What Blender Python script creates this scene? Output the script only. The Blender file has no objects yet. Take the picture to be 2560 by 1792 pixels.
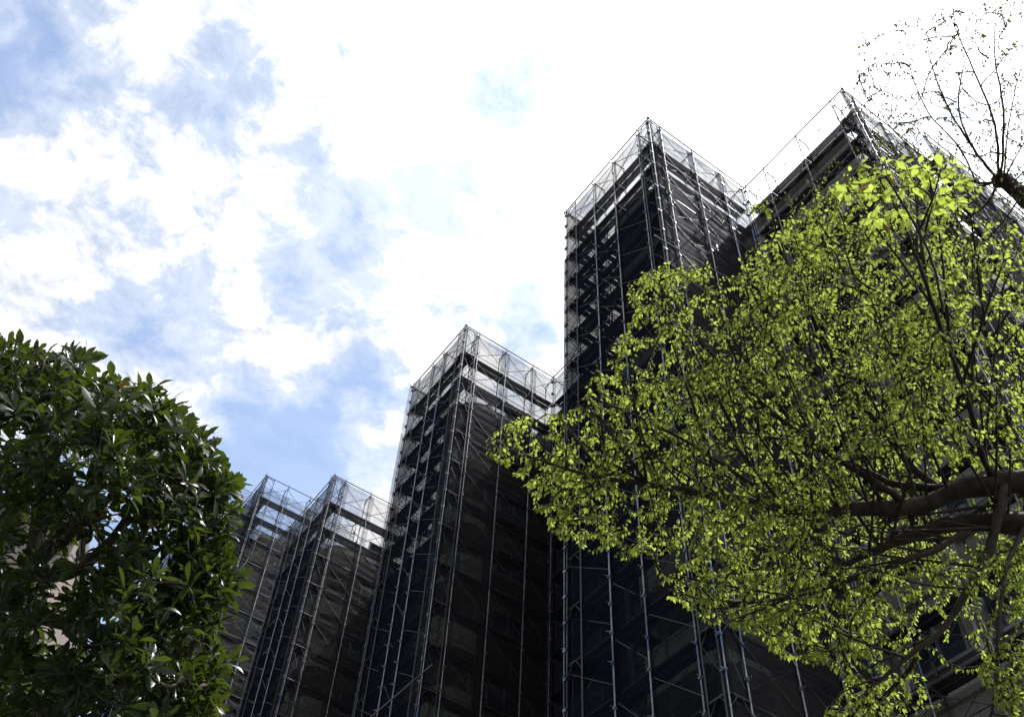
import bpy, math, random
import numpy as np
from mathutils import Vector, Matrix

S = bpy.context.scene
COL = S.collection
rng = np.random.default_rng(7)
random.seed(7)

# ------------------------------------------------------------------ camera
F_PX, PITCH, ROLL, YAW = 2605.8, 0.905155, 0.0668382, 0.5720327
CAM = Vector((0.0, 0.0, 1.6))
FW = Vector((0, math.cos(PITCH), math.sin(PITCH)))
_rt, _up = Vector((1, 0, 0)), Vector((0, -math.sin(PITCH), math.cos(PITCH)))
RT = math.cos(ROLL) * _rt + math.sin(ROLL) * _up
UP = -math.sin(ROLL) * _rt + math.cos(ROLL) * _up
cd = bpy.data.cameras.new('camera')
cd.sensor_width = 36.0
cd.sensor_fit = 'HORIZONTAL'
cd.lens = 36.0 * F_PX / 2560.0
cd.clip_start, cd.clip_end = 0.05, 3000.0
cam = bpy.data.objects.new('camera', cd)
COL.objects.link(cam)
cam.matrix_world = Matrix(((RT.x, UP.x, -FW.x, CAM.x), (RT.y, UP.y, -FW.y, CAM.y), (RT.z, UP.z, -FW.z, CAM.z), (0, 0, 0, 1)))
S.camera = cam

# building axes: R runs into the block, LL along the facade
DR = Vector((math.cos(YAW), math.sin(YAW), 0))
DL = Vector((-math.sin(YAW), math.cos(YAW), 0))
H = 38.3
ZT = H + CAM.z

SUN = (0.5 * DR - 0.17 * DL + Vector((0, 0, 1))).normalized()
SUN_EL = math.asin(SUN.z)
SUN_AZ = math.atan2(SUN.x, SUN.y)

S.view_settings.view_transform = 'Standard'
S.view_settings.look = 'None'
S.view_settings.exposure = 0.9
S.view_settings.gamma = 1.0
S.cycles.transparent_max_bounces = 32
S.cycles.max_bounces = 8
S.cycles.use_denoising = True


def pt(xd, yd, dist):
    """A point DIST metres from the photographer, seen at (xd, yd) of a 2296 x 1607 view."""
    k = 2560.0 / 2296.0
    d = FW * F_PX + RT * (xd * k - 1280) - UP * (yd * k - 896)
    return CAM + d.normalized() * dist


def seen_at(p):
    """Where a point shows in a 2296 x 1607 view."""
    d = Vector(p) - CAM
    z = d.dot(FW)
    k = 2296.0 / 2560.0
    return (1280 + F_PX * d.dot(RT) / z) * k, (896 - F_PX * d.dot(UP) / z) * k


# ------------------------------------------------------------------ node helper
class NT:
    def __init__(s, tree):
        s.t, s.n, s.l = tree, tree.nodes, tree.links
        s.n.clear()

    def new(s, typ, **kw):
        nd = s.n.new(typ)
        for k, v in kw.items():
            setattr(nd, k, v)
        return nd

    def put(s, sock, v):
        if isinstance(v, bpy.types.NodeSocket):
            s.l.new(v, sock)
        else:
            sock.default_value = v

    def math(s, op, a, b=0.0, c=None, clamp=False):
        nd = s.new('ShaderNodeMath', operation=op, use_clamp=clamp)
        s.put(nd.inputs[0], a)
        s.put(nd.inputs[1], b)
        if c is not None:
            s.put(nd.inputs[2], c)
        return nd.outputs[0]

    def vmath(s, op, a, b=None, scale=None):
        nd = s.new('ShaderNodeVectorMath', operation=op)
        s.put(nd.inputs[0], a)
        if b is not None:
            s.put(nd.inputs[1], b)
        if scale is not None:
            s.put(nd.inputs['Scale'], scale)
        return nd.outputs['Value'] if op in ('DOT_PRODUCT', 'LENGTH') else nd.outputs['Vector']

    def rng(s, v, a, b, c=0.0, d=1.0, smooth=True):
        nd = s.new('ShaderNodeMapRange', interpolation_type='SMOOTHSTEP' if smooth else 'LINEAR')
        for i, x in enumerate((v, a, b, c, d)):
            s.put(nd.inputs[i], x)
        return nd.outputs[0]

    def noise(s, vec, scale, detail=4.0, rough=0.55, dist=0.0):
        nd = s.new('ShaderNodeTexNoise')
        if vec is not None:
            s.put(nd.inputs['Vector'], vec)
        nd.inputs['Scale'].default_value = scale
        nd.inputs['Detail'].default_value = detail
        nd.inputs['Roughness'].default_value = rough
        nd.inputs['Distortion'].default_value = dist
        return nd.outputs['Fac']

    def mixc(s, f, a, b):
        nd = s.new('ShaderNodeMix', data_type='RGBA')
        s.put(nd.inputs[0], f)
        s.put(nd.inputs[6], a)
        s.put(nd.inputs[7], b)
        return nd.outputs[2]

    def mapping(s, vec, scale):
        nd = s.new('ShaderNodeMapping')
        s.put(nd.inputs['Vector'], vec)
        nd.inputs['Scale'].default_value = scale
        return nd.outputs[0]


def rgb(r, g, b):
    return (r, g, b, 1.0)


# ------------------------------------------------------------------ sky
def build_world():
    w = bpy.data.worlds.new('World')
    S.world = w
    w.use_nodes = True
    n = NT(w.node_tree)
    out = n.new('ShaderNodeOutputWorld')
    sky = n.new('ShaderNodeTexSky', sky_type='NISHITA', sun_disc=False)
    sky.sun_elevation, sky.sun_rotation = SUN_EL, SUN_AZ
    sky.air_density, sky.dust_density, sky.ozone_density = 1.0, 0.1, 0.8
    bg = n.new('ShaderNodeBackground')
    n.put(bg.inputs[0], sky.outputs[0])
    bg.inputs[1].default_value = SKY_STRENGTH
    d = n.new('ShaderNodeTexCoord').outputs['Generated']
    sep = n.new('ShaderNodeSeparateXYZ')
    n.put(sep.inputs[0], d)
    zz = n.math('MAXIMUM', n.math('ADD', sep.outputs[2], 0.12), 0.08)
    plane = n.vmath('SCALE', d, scale=n.math('DIVIDE', 1.0, zz))
    n1 = n.noise(plane, 5.5, 8.0, 0.60, 0.7)
    n2 = n.noise(plane, 17.0, 8.0, 0.66, 0.3)
    n3 = n.noise(plane, 3.2, 3.0, 0.5)
    base = n.math('ADD', n.math('MULTIPLY', n.math('SUBTRACT', n1, 0.5), 1.5), n.math('MULTIPLY', n.math('SUBTRACT', n2, 0.5), 1.6))
    wn = n.new('ShaderNodeTexNoise')
    n.put(wn.inputs['Vector'], plane)
    wn.inputs['Scale'].default_value, wn.inputs['Detail'].default_value = 8.0, 6.0
    dw = n.vmath('NORMALIZE', n.vmath('ADD', d, n.vmath('SCALE', n.vmath('SUBTRACT', wn.outputs['Color'], (.5, .5, .5)), scale=.11)))
    # openings in the cloud layer: a direction and an angular size each
    holes = [(40, 20, 170, .42), (20, 150, 100, .28), (500, 170, 80, .17), (545, 60, 60, .16), (730, 60, 70, .26), (890, 20, 60, .3),
             (440, 245, 60, .15), (1100, 120, 80, .26), (1150, 215, 70, .26), (1015, 310, 60, .24), (850, 180, 50, .15),
             (740, 560, 130, .28), (960, 440, 60, .26), (990, 490, 50, .2), (800, 500, 70, .2), (310, 750, 130, .22), (230, 740, 90, .22), (420, 690, 80, .2),
             (790, 885, 80, .36), (860, 820, 70, .26), (600, 1000, 130, .42), (560, 900, 70, .2), (700, 950, 70, .3), (640, 1080, 130, .5), (500, 880, 80, .2),
             (5, 470, 60, .28), (1190, 745, 70, .3), (1210, 690, 60, .2), (860, 1080, 50, .3), (200, 1300, 240, .45), (2180, 330, 130, .22), (350, 1450, 350, .45),
             (660, 660, 80, .16), (300, 200, 60, .1), (840, 690, 60, .16)]
    fld = None
    for (x, y, r, a) in holes:
        v = (pt(x, y, 1.0) - CAM).normalized()
        ang = r * 1.115 / F_PX
        dot = n.vmath('DOT_PRODUCT', dw, tuple(v))
        m = n.rng(dot, math.cos(ang * 1.5), 1.0, 0.0, a * 1.4, smooth=False)
        fld = m if fld is None else n.math('ADD', fld, m)
    sd = n.vmath('DOT_PRODUCT', d, tuple(SUN))
    near = n.rng(sd, math.cos(math.radians(52)), math.cos(math.radians(12)), 0.0, 0.30)
    cover = n.math('ADD', n.math('SUBTRACT', n.math('ADD', base, 0.70), fld), near)
    mask = n.rng(cover, 0.05, 0.86)
    mask = n.math('MAXIMUM', mask, n.rng(cover, -.25, 0.45, 0.20, 0.50))
    glow = n.math('POWER', n.math('MAXIMUM', sd, 0.0), 9.0)
    shade = n.rng(n.math('ADD', n.math('MULTIPLY', n2, .5), n.math('MULTIPLY', n3, .5)), 0.36, 0.60, 0.70, 1.05)
    cl = n.new('ShaderNodeBackground')
    n.put(cl.inputs[0], n.mixc(n.rng(shade, .70, .98), rgb(.90, .95, 1.0), rgb(1.0, 1.0, 1.0)))
    away = n.rng(sd, -.2, .45, .15, 1.0)
    n.put(cl.inputs[1], n.math('ADD', n.math('MULTIPLY', n.math('MULTIPLY', shade, away), CLOUD), n.math('MULTIPLY', glow, 1.5)))
    mix = n.new('ShaderNodeMixShader')
    n.put(mix.inputs[0], mask)
    n.l.new(bg.outputs[0], mix.inputs[1])
    n.l.new(cl.outputs[0], mix.inputs[2])
    n.l.new(mix.outputs[0], out.inputs[0])


SKY_STRENGTH, CLOUD = 0.15, 0.65
build_world()
sl = bpy.data.lights.new('sun', 'SUN')
sl.energy, sl.angle, sl.color = 3.2, math.radians(0.6), (1.0, 0.965, 0.91)
so = bpy.data.objects.new('sun', sl)
COL.objects.link(so)
so.rotation_euler = SUN.to_track_quat('Z', 'Y').to_euler()
so.location = SUN * 100


# ------------------------------------------------------------------ materials
def material(name):
    m = bpy.data.materials.new(name)
    m.use_nodes = True
    n = NT(m.node_tree)
    out = n.new('ShaderNodeOutputMaterial')
    return m, n, out


def principled(n, color, rough=.6, metal=0.0, spec=.5, normal=None):
    b = n.new('ShaderNodeBsdfPrincipled')
    n.put(b.inputs['Base Color'], color)
    n.put(b.inputs['Roughness'], rough)
    n.put(b.inputs['Metallic'], metal)
    n.put(b.inputs['Specular IOR Level'], spec)
    if normal is not None:
        n.put(b.inputs['Normal'], normal)
    return b


def bump(n, h, strength=.3, dist=.02):
    b = n.new('ShaderNodeBump')
    b.inputs['Strength'].default_value = strength
    b.inputs['Distance'].default_value = dist
    n.put(b.inputs['Height'], h)
    return b.outputs[0]


def mat_net(name, opening, c1, c2, gloss):
    m, n, out = material(name)
    g = n.new('ShaderNodeNewGeometry')
    obj = n.new('ShaderNodeTexCoord').outputs['Object']
    c = n.math('MAXIMUM', n.math('ABSOLUTE', n.vmath('DOT_PRODUCT', g.outputs['Incoming'], g.outputs['True Normal'])), .14)
    st = n.noise(n.mapping(obj, (1.2, 1.2, 9.0)), 1.0, 5, .65)
    bl = n.noise(n.mapping(obj, (.5, .5, .22)), 1.0, 3, .5)
    hole = n.math('SUBTRACT', opening, n.math('MULTIPLY', n.math('SUBTRACT', st, .5), .22))
    hole = n.math('SUBTRACT', hole, n.math('MULTIPLY', n.math('SUBTRACT', bl, .5), .14))
    so3 = n.new('ShaderNodeSeparateXYZ')
    n.put(so3.inputs[0], obj)
    seam = n.math('LESS_THAN', n.math('FRACT', n.math('MULTIPLY', so3.outputs[2], 1 / 1.7235)), .022)
    seam = n.math('MAXIMUM', seam, n.math('LESS_THAN', n.math('FRACT', n.math('MULTIPLY', so3.outputs[0], 1 / .47)), .03))
    hole = n.math('MULTIPLY', hole, n.math('SUBTRACT', 1.0, n.math('MULTIPLY', seam, .3)))
    trans = n.math('POWER', hole, n.math('DIVIDE', 1.0, c))
    colr = n.mixc(st, c1, c2)
    nb = bump(n, n.noise(n.mapping(obj, (1.1, 1.1, 26.0)), 1.0, 5, .65), 1.0, .05)
    df = n.new('ShaderNodeBsdfDiffuse')
    n.put(df.inputs[0], colr)
    n.put(df.inputs['Normal'], nb)
    tl = n.new('ShaderNodeBsdfTranslucent')
    n.put(tl.inputs[0], colr)
    n.put(tl.inputs['Normal'], nb)
    gl = n.new('ShaderNodeBsdfGlossy')
    gl.inputs['Roughness'].default_value = .5
    gl.inputs['Color'].default_value = rgb(.7, .72, .8)
    mx = n.new('ShaderNodeMixShader')
    mx.inputs[0].default_value = .35
    n.l.new(df.outputs[0], mx.inputs[1])
    n.l.new(tl.outputs[0], mx.inputs[2])
    mg = n.new('ShaderNodeMixShader')
    mg.inputs[0].default_value = gloss
    n.l.new(mx.outputs[0], mg.inputs[1])
    n.l.new(gl.outputs[0], mg.inputs[2])
    tr = n.new('ShaderNodeBsdfTransparent')
    mm = n.new('ShaderNodeMixShader')
    n.put(mm.inputs[0], trans)
    n.l.new(mg.outputs[0], mm.inputs[1])
    n.l.new(tr.outputs[0], mm.inputs[2])
    n.l.new(mm.outputs[0], out.inputs[0])
    return m




def mat_steel(name, blue=.5, dark=1.0, rough=(.28, .5)):
    m, n, out = material(name)
    obj = n.new('ShaderNodeTexCoord').outputs['Object']
    oi = n.new('ShaderNodeObjectInfo')
    v = n.vmath('ADD', obj, n.vmath('SCALE', oi.outputs['Location'], scale=.37))
    big = n.noise(n.mapping(v, (.3, .3, .55)), 1.0, 2, .5)
    fine = n.noise(v, 9.0, 5, .6)
    col = n.mixc(n.rng(fine, .35, .7), rgb(.22 * dark, .23 * dark, .25 * dark), rgb(.42 * dark, .43 * dark, .46 * dark))
    col = n.mixc(n.math('MULTIPLY', n.rng(big, .56, .60), blue), col, rgb(.06, .12, .21))
    col = n.mixc(n.math('MULTIPLY', n.rng(n.noise(v, 3.0, 5, .7), .58, .72), .6), col, rgb(.16, .13, .11))
    b = principled(n, col, n.rng(fine, .3, .7, *rough), .7)
    n.l.new(b.outputs[0], out.inputs[0])
    return m


def mat_deck():
    m, n, out = material('perforated_plank')
    obj = n.new('ShaderNodeTexCoord').outputs['Object']
    f = n.vmath('FRACTION', n.vmath('SCALE', obj, scale=14.0))
    s = n.new('ShaderNodeSeparateXYZ')
    n.put(s.inputs[0], f)
    dx, dy = n.math('SUBTRACT', s.outputs[0], .5), n.math('SUBTRACT', s.outputs[1], .5)
    r = n.math('SQRT', n.math('ADD', n.math('MULTIPLY', dx, dx), n.math('MULTIPLY', dy, dy)))
    hole = n.math('LESS_THAN', r, .27)
    fine = n.noise(obj, 5.0, 5, .65)
    b = principled(n, n.mixc(fine, rgb(.022, .023, .028), rgb(.06, .06, .066)), .5, .3)
    tr = n.new('ShaderNodeBsdfTransparent')
    mm = n.new('ShaderNodeMixShader')
    n.put(mm.inputs[0], n.math('MULTIPLY', hole, .9))
    n.l.new(b.outputs[0], mm.inputs[1])
    n.l.new(tr.outputs[0], mm.inputs[2])
    n.l.new(mm.outputs[0], out.inputs[0])
    return m


def mat_wall(name, c1, c2, joint=True):
    m, n, out = material(name)
    obj = n.new('ShaderNodeTexCoord').outputs['Object']
    big = n.noise(obj, .35, 4, .6)
    fine = n.noise(obj, 14.0, 5, .7)
    strk = n.noise(n.mapping(obj, (2.2, 2.2, .12)), 1.0, 4, .6)
    col = n.mixc(n.rng(big, .3, .7), c1, c2)
    col = n.mixc(n.math('MULTIPLY', n.rng(strk, .52, .75), .45), col, rgb(c1[0] * .45, c1[1] * .45, c1[2] * .45))
    if joint:
        s = n.new('ShaderNodeSeparateXYZ')
        n.put(s.inputs[0], obj)
        fz = n.math('FRACT', n.math('MULTIPLY', s.outputs[2], 1 / 2.9))
        fj = n.math('FRACT', n.math('MULTIPLY', n.math('ADD', s.outputs[0], s.outputs[1]), 1 / 2.7))
        j = n.math('MAXIMUM', n.math('LESS_THAN', fz, .008), n.math('LESS_THAN', fj, .008))
        col = n.mixc(n.math('MULTIPLY', j, .7), col, rgb(.08, .075, .07))
    b = principled(n, col, .85, 0, .3, bump(n, fine, .35, .01))
    n.l.new(b.outputs[0], out.inputs[0])
    return m


def mat_plain(name, c, rough=.6, metal=0.0, var=.25):
    m, n, out = material(name)
    obj = n.new('ShaderNodeTexCoord').outputs['Object']
    f = n.noise(obj, 6.0, 5, .65)
    col = n.mixc(f, rgb(*[x * (1 - var) for x in c]), rgb(*[min(1, x * (1 + var)) for x in c]))
    b = principled(n, col, rough, metal)
    n.l.new(b.outputs[0], out.inputs[0])
    return m


def mat_leaf(name, top, top2, old, trans, gloss, tmix, oldamt, spec=.5):
    """Leaf blades: every leaf is its own island and takes its own tint."""
    m, n, out = material(name)
    g = n.new('ShaderNodeNewGeometry')
    r = g.outputs['Random Per Island']
    pos = g.outputs['Position']
    cl = n.noise(pos, 1.4, 3, .6)
    t = n.math('ADD', n.math('MULTIPLY', r, .65), n.math('MULTIPLY', cl, .35))
    col = n.mixc(n.rng(t, .15, .85, smooth=False), top, top2)
    r2 = n.math('FRACT', n.math('MULTIPLY', r, 37.7))
    isold = n.math('GREATER_THAN', r2, 1 - oldamt)
    col = n.mixc(isold, col, old)
    fine = n.noise(pos, 60.0, 3, .6)
    col = n.mixc(n.math('MULTIPLY', fine, .35), col, rgb(top[0] * .5, top[1] * .5, top[2] * .5))
    b = principled(n, col, gloss, 0, spec, bump(n, fine, .25, .002))
    tl = n.new('ShaderNodeBsdfTranslucent')
    tcol = n.mixc(n.rng(t, .2, .8, smooth=False), trans, rgb(*[min(1, x * 1.35) for x in trans[:3]]))
    tcol = n.mixc(isold, tcol, old)
    n.put(tl.inputs[0], tcol)
    mx = n.new('ShaderNodeMixShader')
    mx.inputs[0].default_value = tmix
    n.l.new(b.outputs[0], mx.inputs[1])
    n.l.new(tl.outputs[0], mx.inputs[2])
    n.l.new(mx.outputs[0], out.inputs[0])
    return m


def mat_bark(name, c1, c2):
    m, n, out = material(name)
    pos = n.new('ShaderNodeNewGeometry').outputs['Position']
    f = n.noise(n.mapping(pos, (1, 1, .6)), 22.0, 6, .7)
    b2 = n.noise(pos, 4.0, 4, .6)
    col = n.mixc(n.rng(f, .35, .7), c1, c2)
    col = n.mixc(n.math('MULTIPLY', n.rng(b2, .52, .7), .4), col, rgb(c2[0] * 1.3, c2[1] * 1.35, c2[2] * 1.2))
    b = principled(n, col, .8, 0, .3, bump(n, f, .7, .008))
    n.l.new(b.outputs[0], out.inputs[0])
    return m


M_NET = mat_net('mesh_sheet', .61, rgb(.006, .008, .018), rgb(.012, .015, .028), .006)
M_NET_OPEN = mat_net('open_mesh_sheet', .76, rgb(.010, .012, .019), rgb(.03, .031, .037), .006)
M_NET_SUNLIT = mat_net('sunlit_mesh_sheet', .62, rgb(.016, .017, .022), rgb(.054, .053, .055), .012)  # right-face mesh: paler colour carries the sunlight on those sheets
M_POLE = mat_steel('galvanised_pole', .8, .8)
M_TUBE = mat_steel('galvanised_tube', .25, .24, (.5, .7))
M_DECK = mat_deck()
M_WALL = mat_wall('beige_render', rgb(.22, .21, .19), rgb(.29, .28, .25))
M_TILE = mat_wall('brown_tile', rgb(.045, .036, .033), rgb(.075, .060, .054))
M_PARA = mat_wall('balcony_render', rgb(.20, .21, .175), rgb(.27, .28, .24), False)
M_PINK = mat_wall('pinkish_tile', rgb(.26, .215, .205), rgb(.31, .26, .25))
M_ROOF = mat_plain('roof_felt', (.16, .16, .17), .9)
M_FRAME = mat_plain('window_frame', (.22, .23, .25), .4, .6)
M_PANE = mat_plain('window_glass', (.03, .04, .05), .08, 0, .1)
M_PIPE = mat_plain('pvc_pipe', (.42, .42, .44), .4)
M_GROUND = mat_plain('asphalt', (.06, .06, .058), .9)
M_BARKR = mat_bark('warm_bark', rgb(.016, .011, .009), rgb(.050, .034, .026))
M_BARKL = mat_bark('dark_bark', rgb(.035, .028, .024), rgb(.10, .078, .062))
M_LEAFR = mat_leaf('spring_leaf', rgb(.045, .085, .014), rgb(.11, .155, .03), rgb(.10, .08, .03), rgb(.345, .425, .065), .60, .65, .03, .2)
M_LEAFY = mat_leaf('young_leaf', rgb(.045, .055, .012), rgb(.075, .085, .02), rgb(.08, .05, .02), rgb(.10, .125, .02), .5, .45, .12)
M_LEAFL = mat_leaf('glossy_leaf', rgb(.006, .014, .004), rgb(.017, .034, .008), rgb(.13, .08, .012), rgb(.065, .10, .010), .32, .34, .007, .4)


# ------------------------------------------------------------------ mesh helpers
class MB:
    def __init__(s):
        s.v, s.f = [], []

    def box(s, a, b):
        (x0, y0, z0), (x1, y1, z1) = a, b
        k = len(s.v)
        s.v += [(x0, y0, z0), (x1, y0, z0), (x1, y1, z0), (x0, y1, z0), (x0, y0, z1), (x1, y0, z1), (x1, y1, z1), (x0, y1, z1)]
        s.f += [tuple(k + i for i in q) for q in ((0, 3, 2, 1), (4, 5, 6, 7), (0, 1, 5, 4), (1, 2, 6, 5), (2, 3, 7, 6), (3, 0, 4, 7))]
        return s

    def tube(s, pts, rad, sides=6, cap=True):
        pts = [Vector(p) for p in pts]
        if not hasattr(rad, '__len__'):
            rad = [rad] * len(pts)
        k0 = len(s.v)
        u = None
        for i, p in enumerate(pts):
            t = (pts[min(i + 1, len(pts) - 1)] - pts[max(i - 1, 0)])
            if t.length < 1e-9:
                t = Vector((0, 0, 1))
            t.normalize()
            if u is None:
                u = t.cross(Vector((0, 0, 1)) if abs(t.z) < .9 else Vector((1, 0, 0))).normalized()
            else:
                u = (u - t * u.dot(t))
                if u.length < 1e-6:
                    u = t.orthogonal()
                u.normalize()
            w = t.cross(u)
            for j in range(sides):
                a = 2 * math.pi * j / sides
                q = p + (u * math.cos(a) + w * math.sin(a)) * rad[i]
                s.v.append((q.x, q.y, q.z))
        for i in range(len(pts) - 1):
            for j in range(sides):
                a, b = k0 + i * sides + j, k0 + i * sides + (j + 1) % sides
                s.f.append((a, b, b + sides, a + sides))
        if cap:
            s.f.append(tuple(k0 + j for j in reversed(range(sides))))
            e = k0 + (len(pts) - 1) * sides
            s.f.append(tuple(e + j for j in range(sides)))
        return s

    def add(s, other, mat=None):
        k = len(s.v)
        if mat is None:
            s.v += other.v
        else:
            s.v += [tuple(mat @ Vector(p)) for p in other.v]
        s.f += [tuple(k + i for i in q) for q in other.f]
        return s

    def mesh(s, name, m, smooth=False):
        me = bpy.data.meshes.new(name)
        me.from_pydata(s.v, [], s.f)
        me.materials.append(m)
        if smooth:
            me.polygons.foreach_set('use_smooth', [True] * len(me.polygons))
        return me


def link(name, me, parent=None, mat=None):
    o = bpy.data.objects.new(name, me)
    COL.objects.link(o)
    if parent is not None:
        o.parent = parent
    if mat is not None:
        o.matrix_basis = mat
    return o


def thing(name, label, cat, loc=(0, 0, 0), rz=0.0, group=None):
    o = bpy.data.objects.new(name, None)
    COL.objects.link(o)
    o.empty_display_size = .5
    o.location = loc
    o.rotation_euler = (0, 0, rz)
    o['label'], o['category'] = label, cat
    if group:
        o['group'] = group
    return o


# ------------------------------------------------------------------ ground
g = MB()
g.v = [(-400, -400, 0), (400, -400, 0), (400, 400, 0), (-400, 400, 0)]
g.f = [(0, 1, 2, 3)]
go = link('ground', g.mesh('ground', M_GROUND))
go['kind'] = 'structure'

# ------------------------------------------------------------------ scaffolds
PITCH_Z = 1.7235
ROTB = Matrix.Rotation(YAW, 4, 'Z')


def world_rl(R, L, z):
    return DR * R + DL * L + Vector((0, 0, z))


_cache = {}


def shared(kind, w, maker):
    key = (kind, round(w, 2))
    if key not in _cache:
        mb = maker(round(w, 2))
        _cache[key] = (mb, mb.mesh(kind, {'deck': M_DECK}.get(kind, M_TUBE)))
    return _cache[key]


def mk_deck(w):
    b = MB()
    for y0, y1 in ((-.31, -.075), (-.585, -.345)):
        b.box((.02, y0, -.05), (w - .02, y1, 0))
    for x in (.05, w - .1):
        b.box((x, -.60, -.075), (x + .05, -.06, -.0495))
    return b


def mk_brace(w):
    b = MB()
    b.tube([(.05, -.05, .25), (w - .05, -.05, 1.45)], .0135, 5)
    b.tube([(.05, -.085, 1.45), (w - .05, -.085, .25)], .0135, 5)
    b.tube([(w / 2, -.04, .85), (w / 2, -.095, .85)], .014, 5)
    return b


def mk_rail(w):
    b = MB()
    for z in (.45, .92):
        b.tube([(0, -.56, z), (w, -.56, z)], .0155, 5)
    b.tube([(.03, -.56, .42), (.03, -.56, .95)], .0125, 5)
    return b


def mk_ledger(w):
    return MB().tube([(0, -.11, .02), (w, -.11, .02)], .0135, 5)


def mk_frame(w):
    b = MB()
    b.tube([(0, -.6, -PITCH_Z), (0, -.6, 0)], .0215, 6)
    b.tube([(0, 0, -.07), (0, -.6, -.07)], .0215, 6)
    b.tube([(0, -.60, -.42), (0, -.36, -.07)], .012, 5)
    b.tube([(0, 0, -.42), (0, -.24, -.07)], .012, 5)
    return b


def net_strip(w, z0, z1, amp, seed, m):
    r = np.random.default_rng(seed)
    nx = max(4, int(w / .17))
    nz = int((z1 - z0) / .11)
    ov = float(r.choice([.09, .09, .12, .24]))
    x = np.linspace(-ov, w + ov, nx + 1)
    z = np.linspace(z0, z1, nz + 1)
    X, Z = np.meshgrid(x, z)
    Y = np.zeros_like(X)
    for i in range(16):
        kz = r.uniform(3.0, 30.0)
        kx = r.uniform(-1.2, 1.2) * (1 + .15 * kz)
        Y += r.normal() * (1.6 / (1.0 + .22 * kz)) * np.sin(kx * X + kz * Z + r.uniform(0, 6.28) + 1.1 * np.sin(.9 * Z + i))
    Y *= amp / 2.2
    # ties pull the sheet flat at the poles, the wind bellies it between them
    u = np.clip((X + ov) / (w + 2 * ov), 0, 1)
    Y *= .25 + .75 * np.sin(np.pi * u)
    ph = ((z1 - Z) % (PITCH_Z * 3)) / (PITCH_Z * 3)
    Y += amp * 1.2 * np.sin(np.pi * u) * np.sin(np.pi * ph) * r.uniform(-1, 1)
    Y = -.055 - .01 * (seed % 2) + Y
    me = bpy.data.meshes.new('safety_net')
    v = np.stack([X, Y, Z], -1).reshape(-1, 3).astype(np.float32)
    idx = np.arange((nx + 1) * (nz + 1)).reshape(nz + 1, nx + 1)
    q = np.stack([idx[:-1, :-1], idx[:-1, 1:], idx[1:, 1:], idx[1:, :-1]], -1).reshape(-1, 4).astype(np.int32)
    fill_mesh(me, v, q.reshape(-1), np.full(len(q), 4, np.int32))
    me.materials.append(m)
    return me


def fill_mesh(me, v, loops, sizes, smooth=True):
    me.vertices.add(len(v))
    me.vertices.foreach_set('co', np.ascontiguousarray(v, np.float32).reshape(-1))
    me.loops.add(len(loops))
    me.loops.foreach_set('vertex_index', np.ascontiguousarray(loops, np.int32))
    me.polygons.add(len(sizes))
    st = np.concatenate([[0], np.cumsum(sizes)[:-1]]).astype(np.int32)
    me.polygons.foreach_set('loop_start', st)
    me.polygons.foreach_set('loop_total', np.ascontiguousarray(sizes, np.int32))
    if smooth:
        me.polygons.foreach_set('use_smooth', np.ones(len(sizes), bool))
    me.update(calc_edges=True)
    me.validate()


def in_view(p, margin=.12):
    d = p - CAM
    z = d.dot(FW)
    if z <= .1:
        return False
    x, y = d.dot(RT) / z * F_PX / 1280, d.dot(UP) / z * F_PX / 896
    return abs(x) < 1 + margin and abs(y) < 1 + margin


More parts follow.
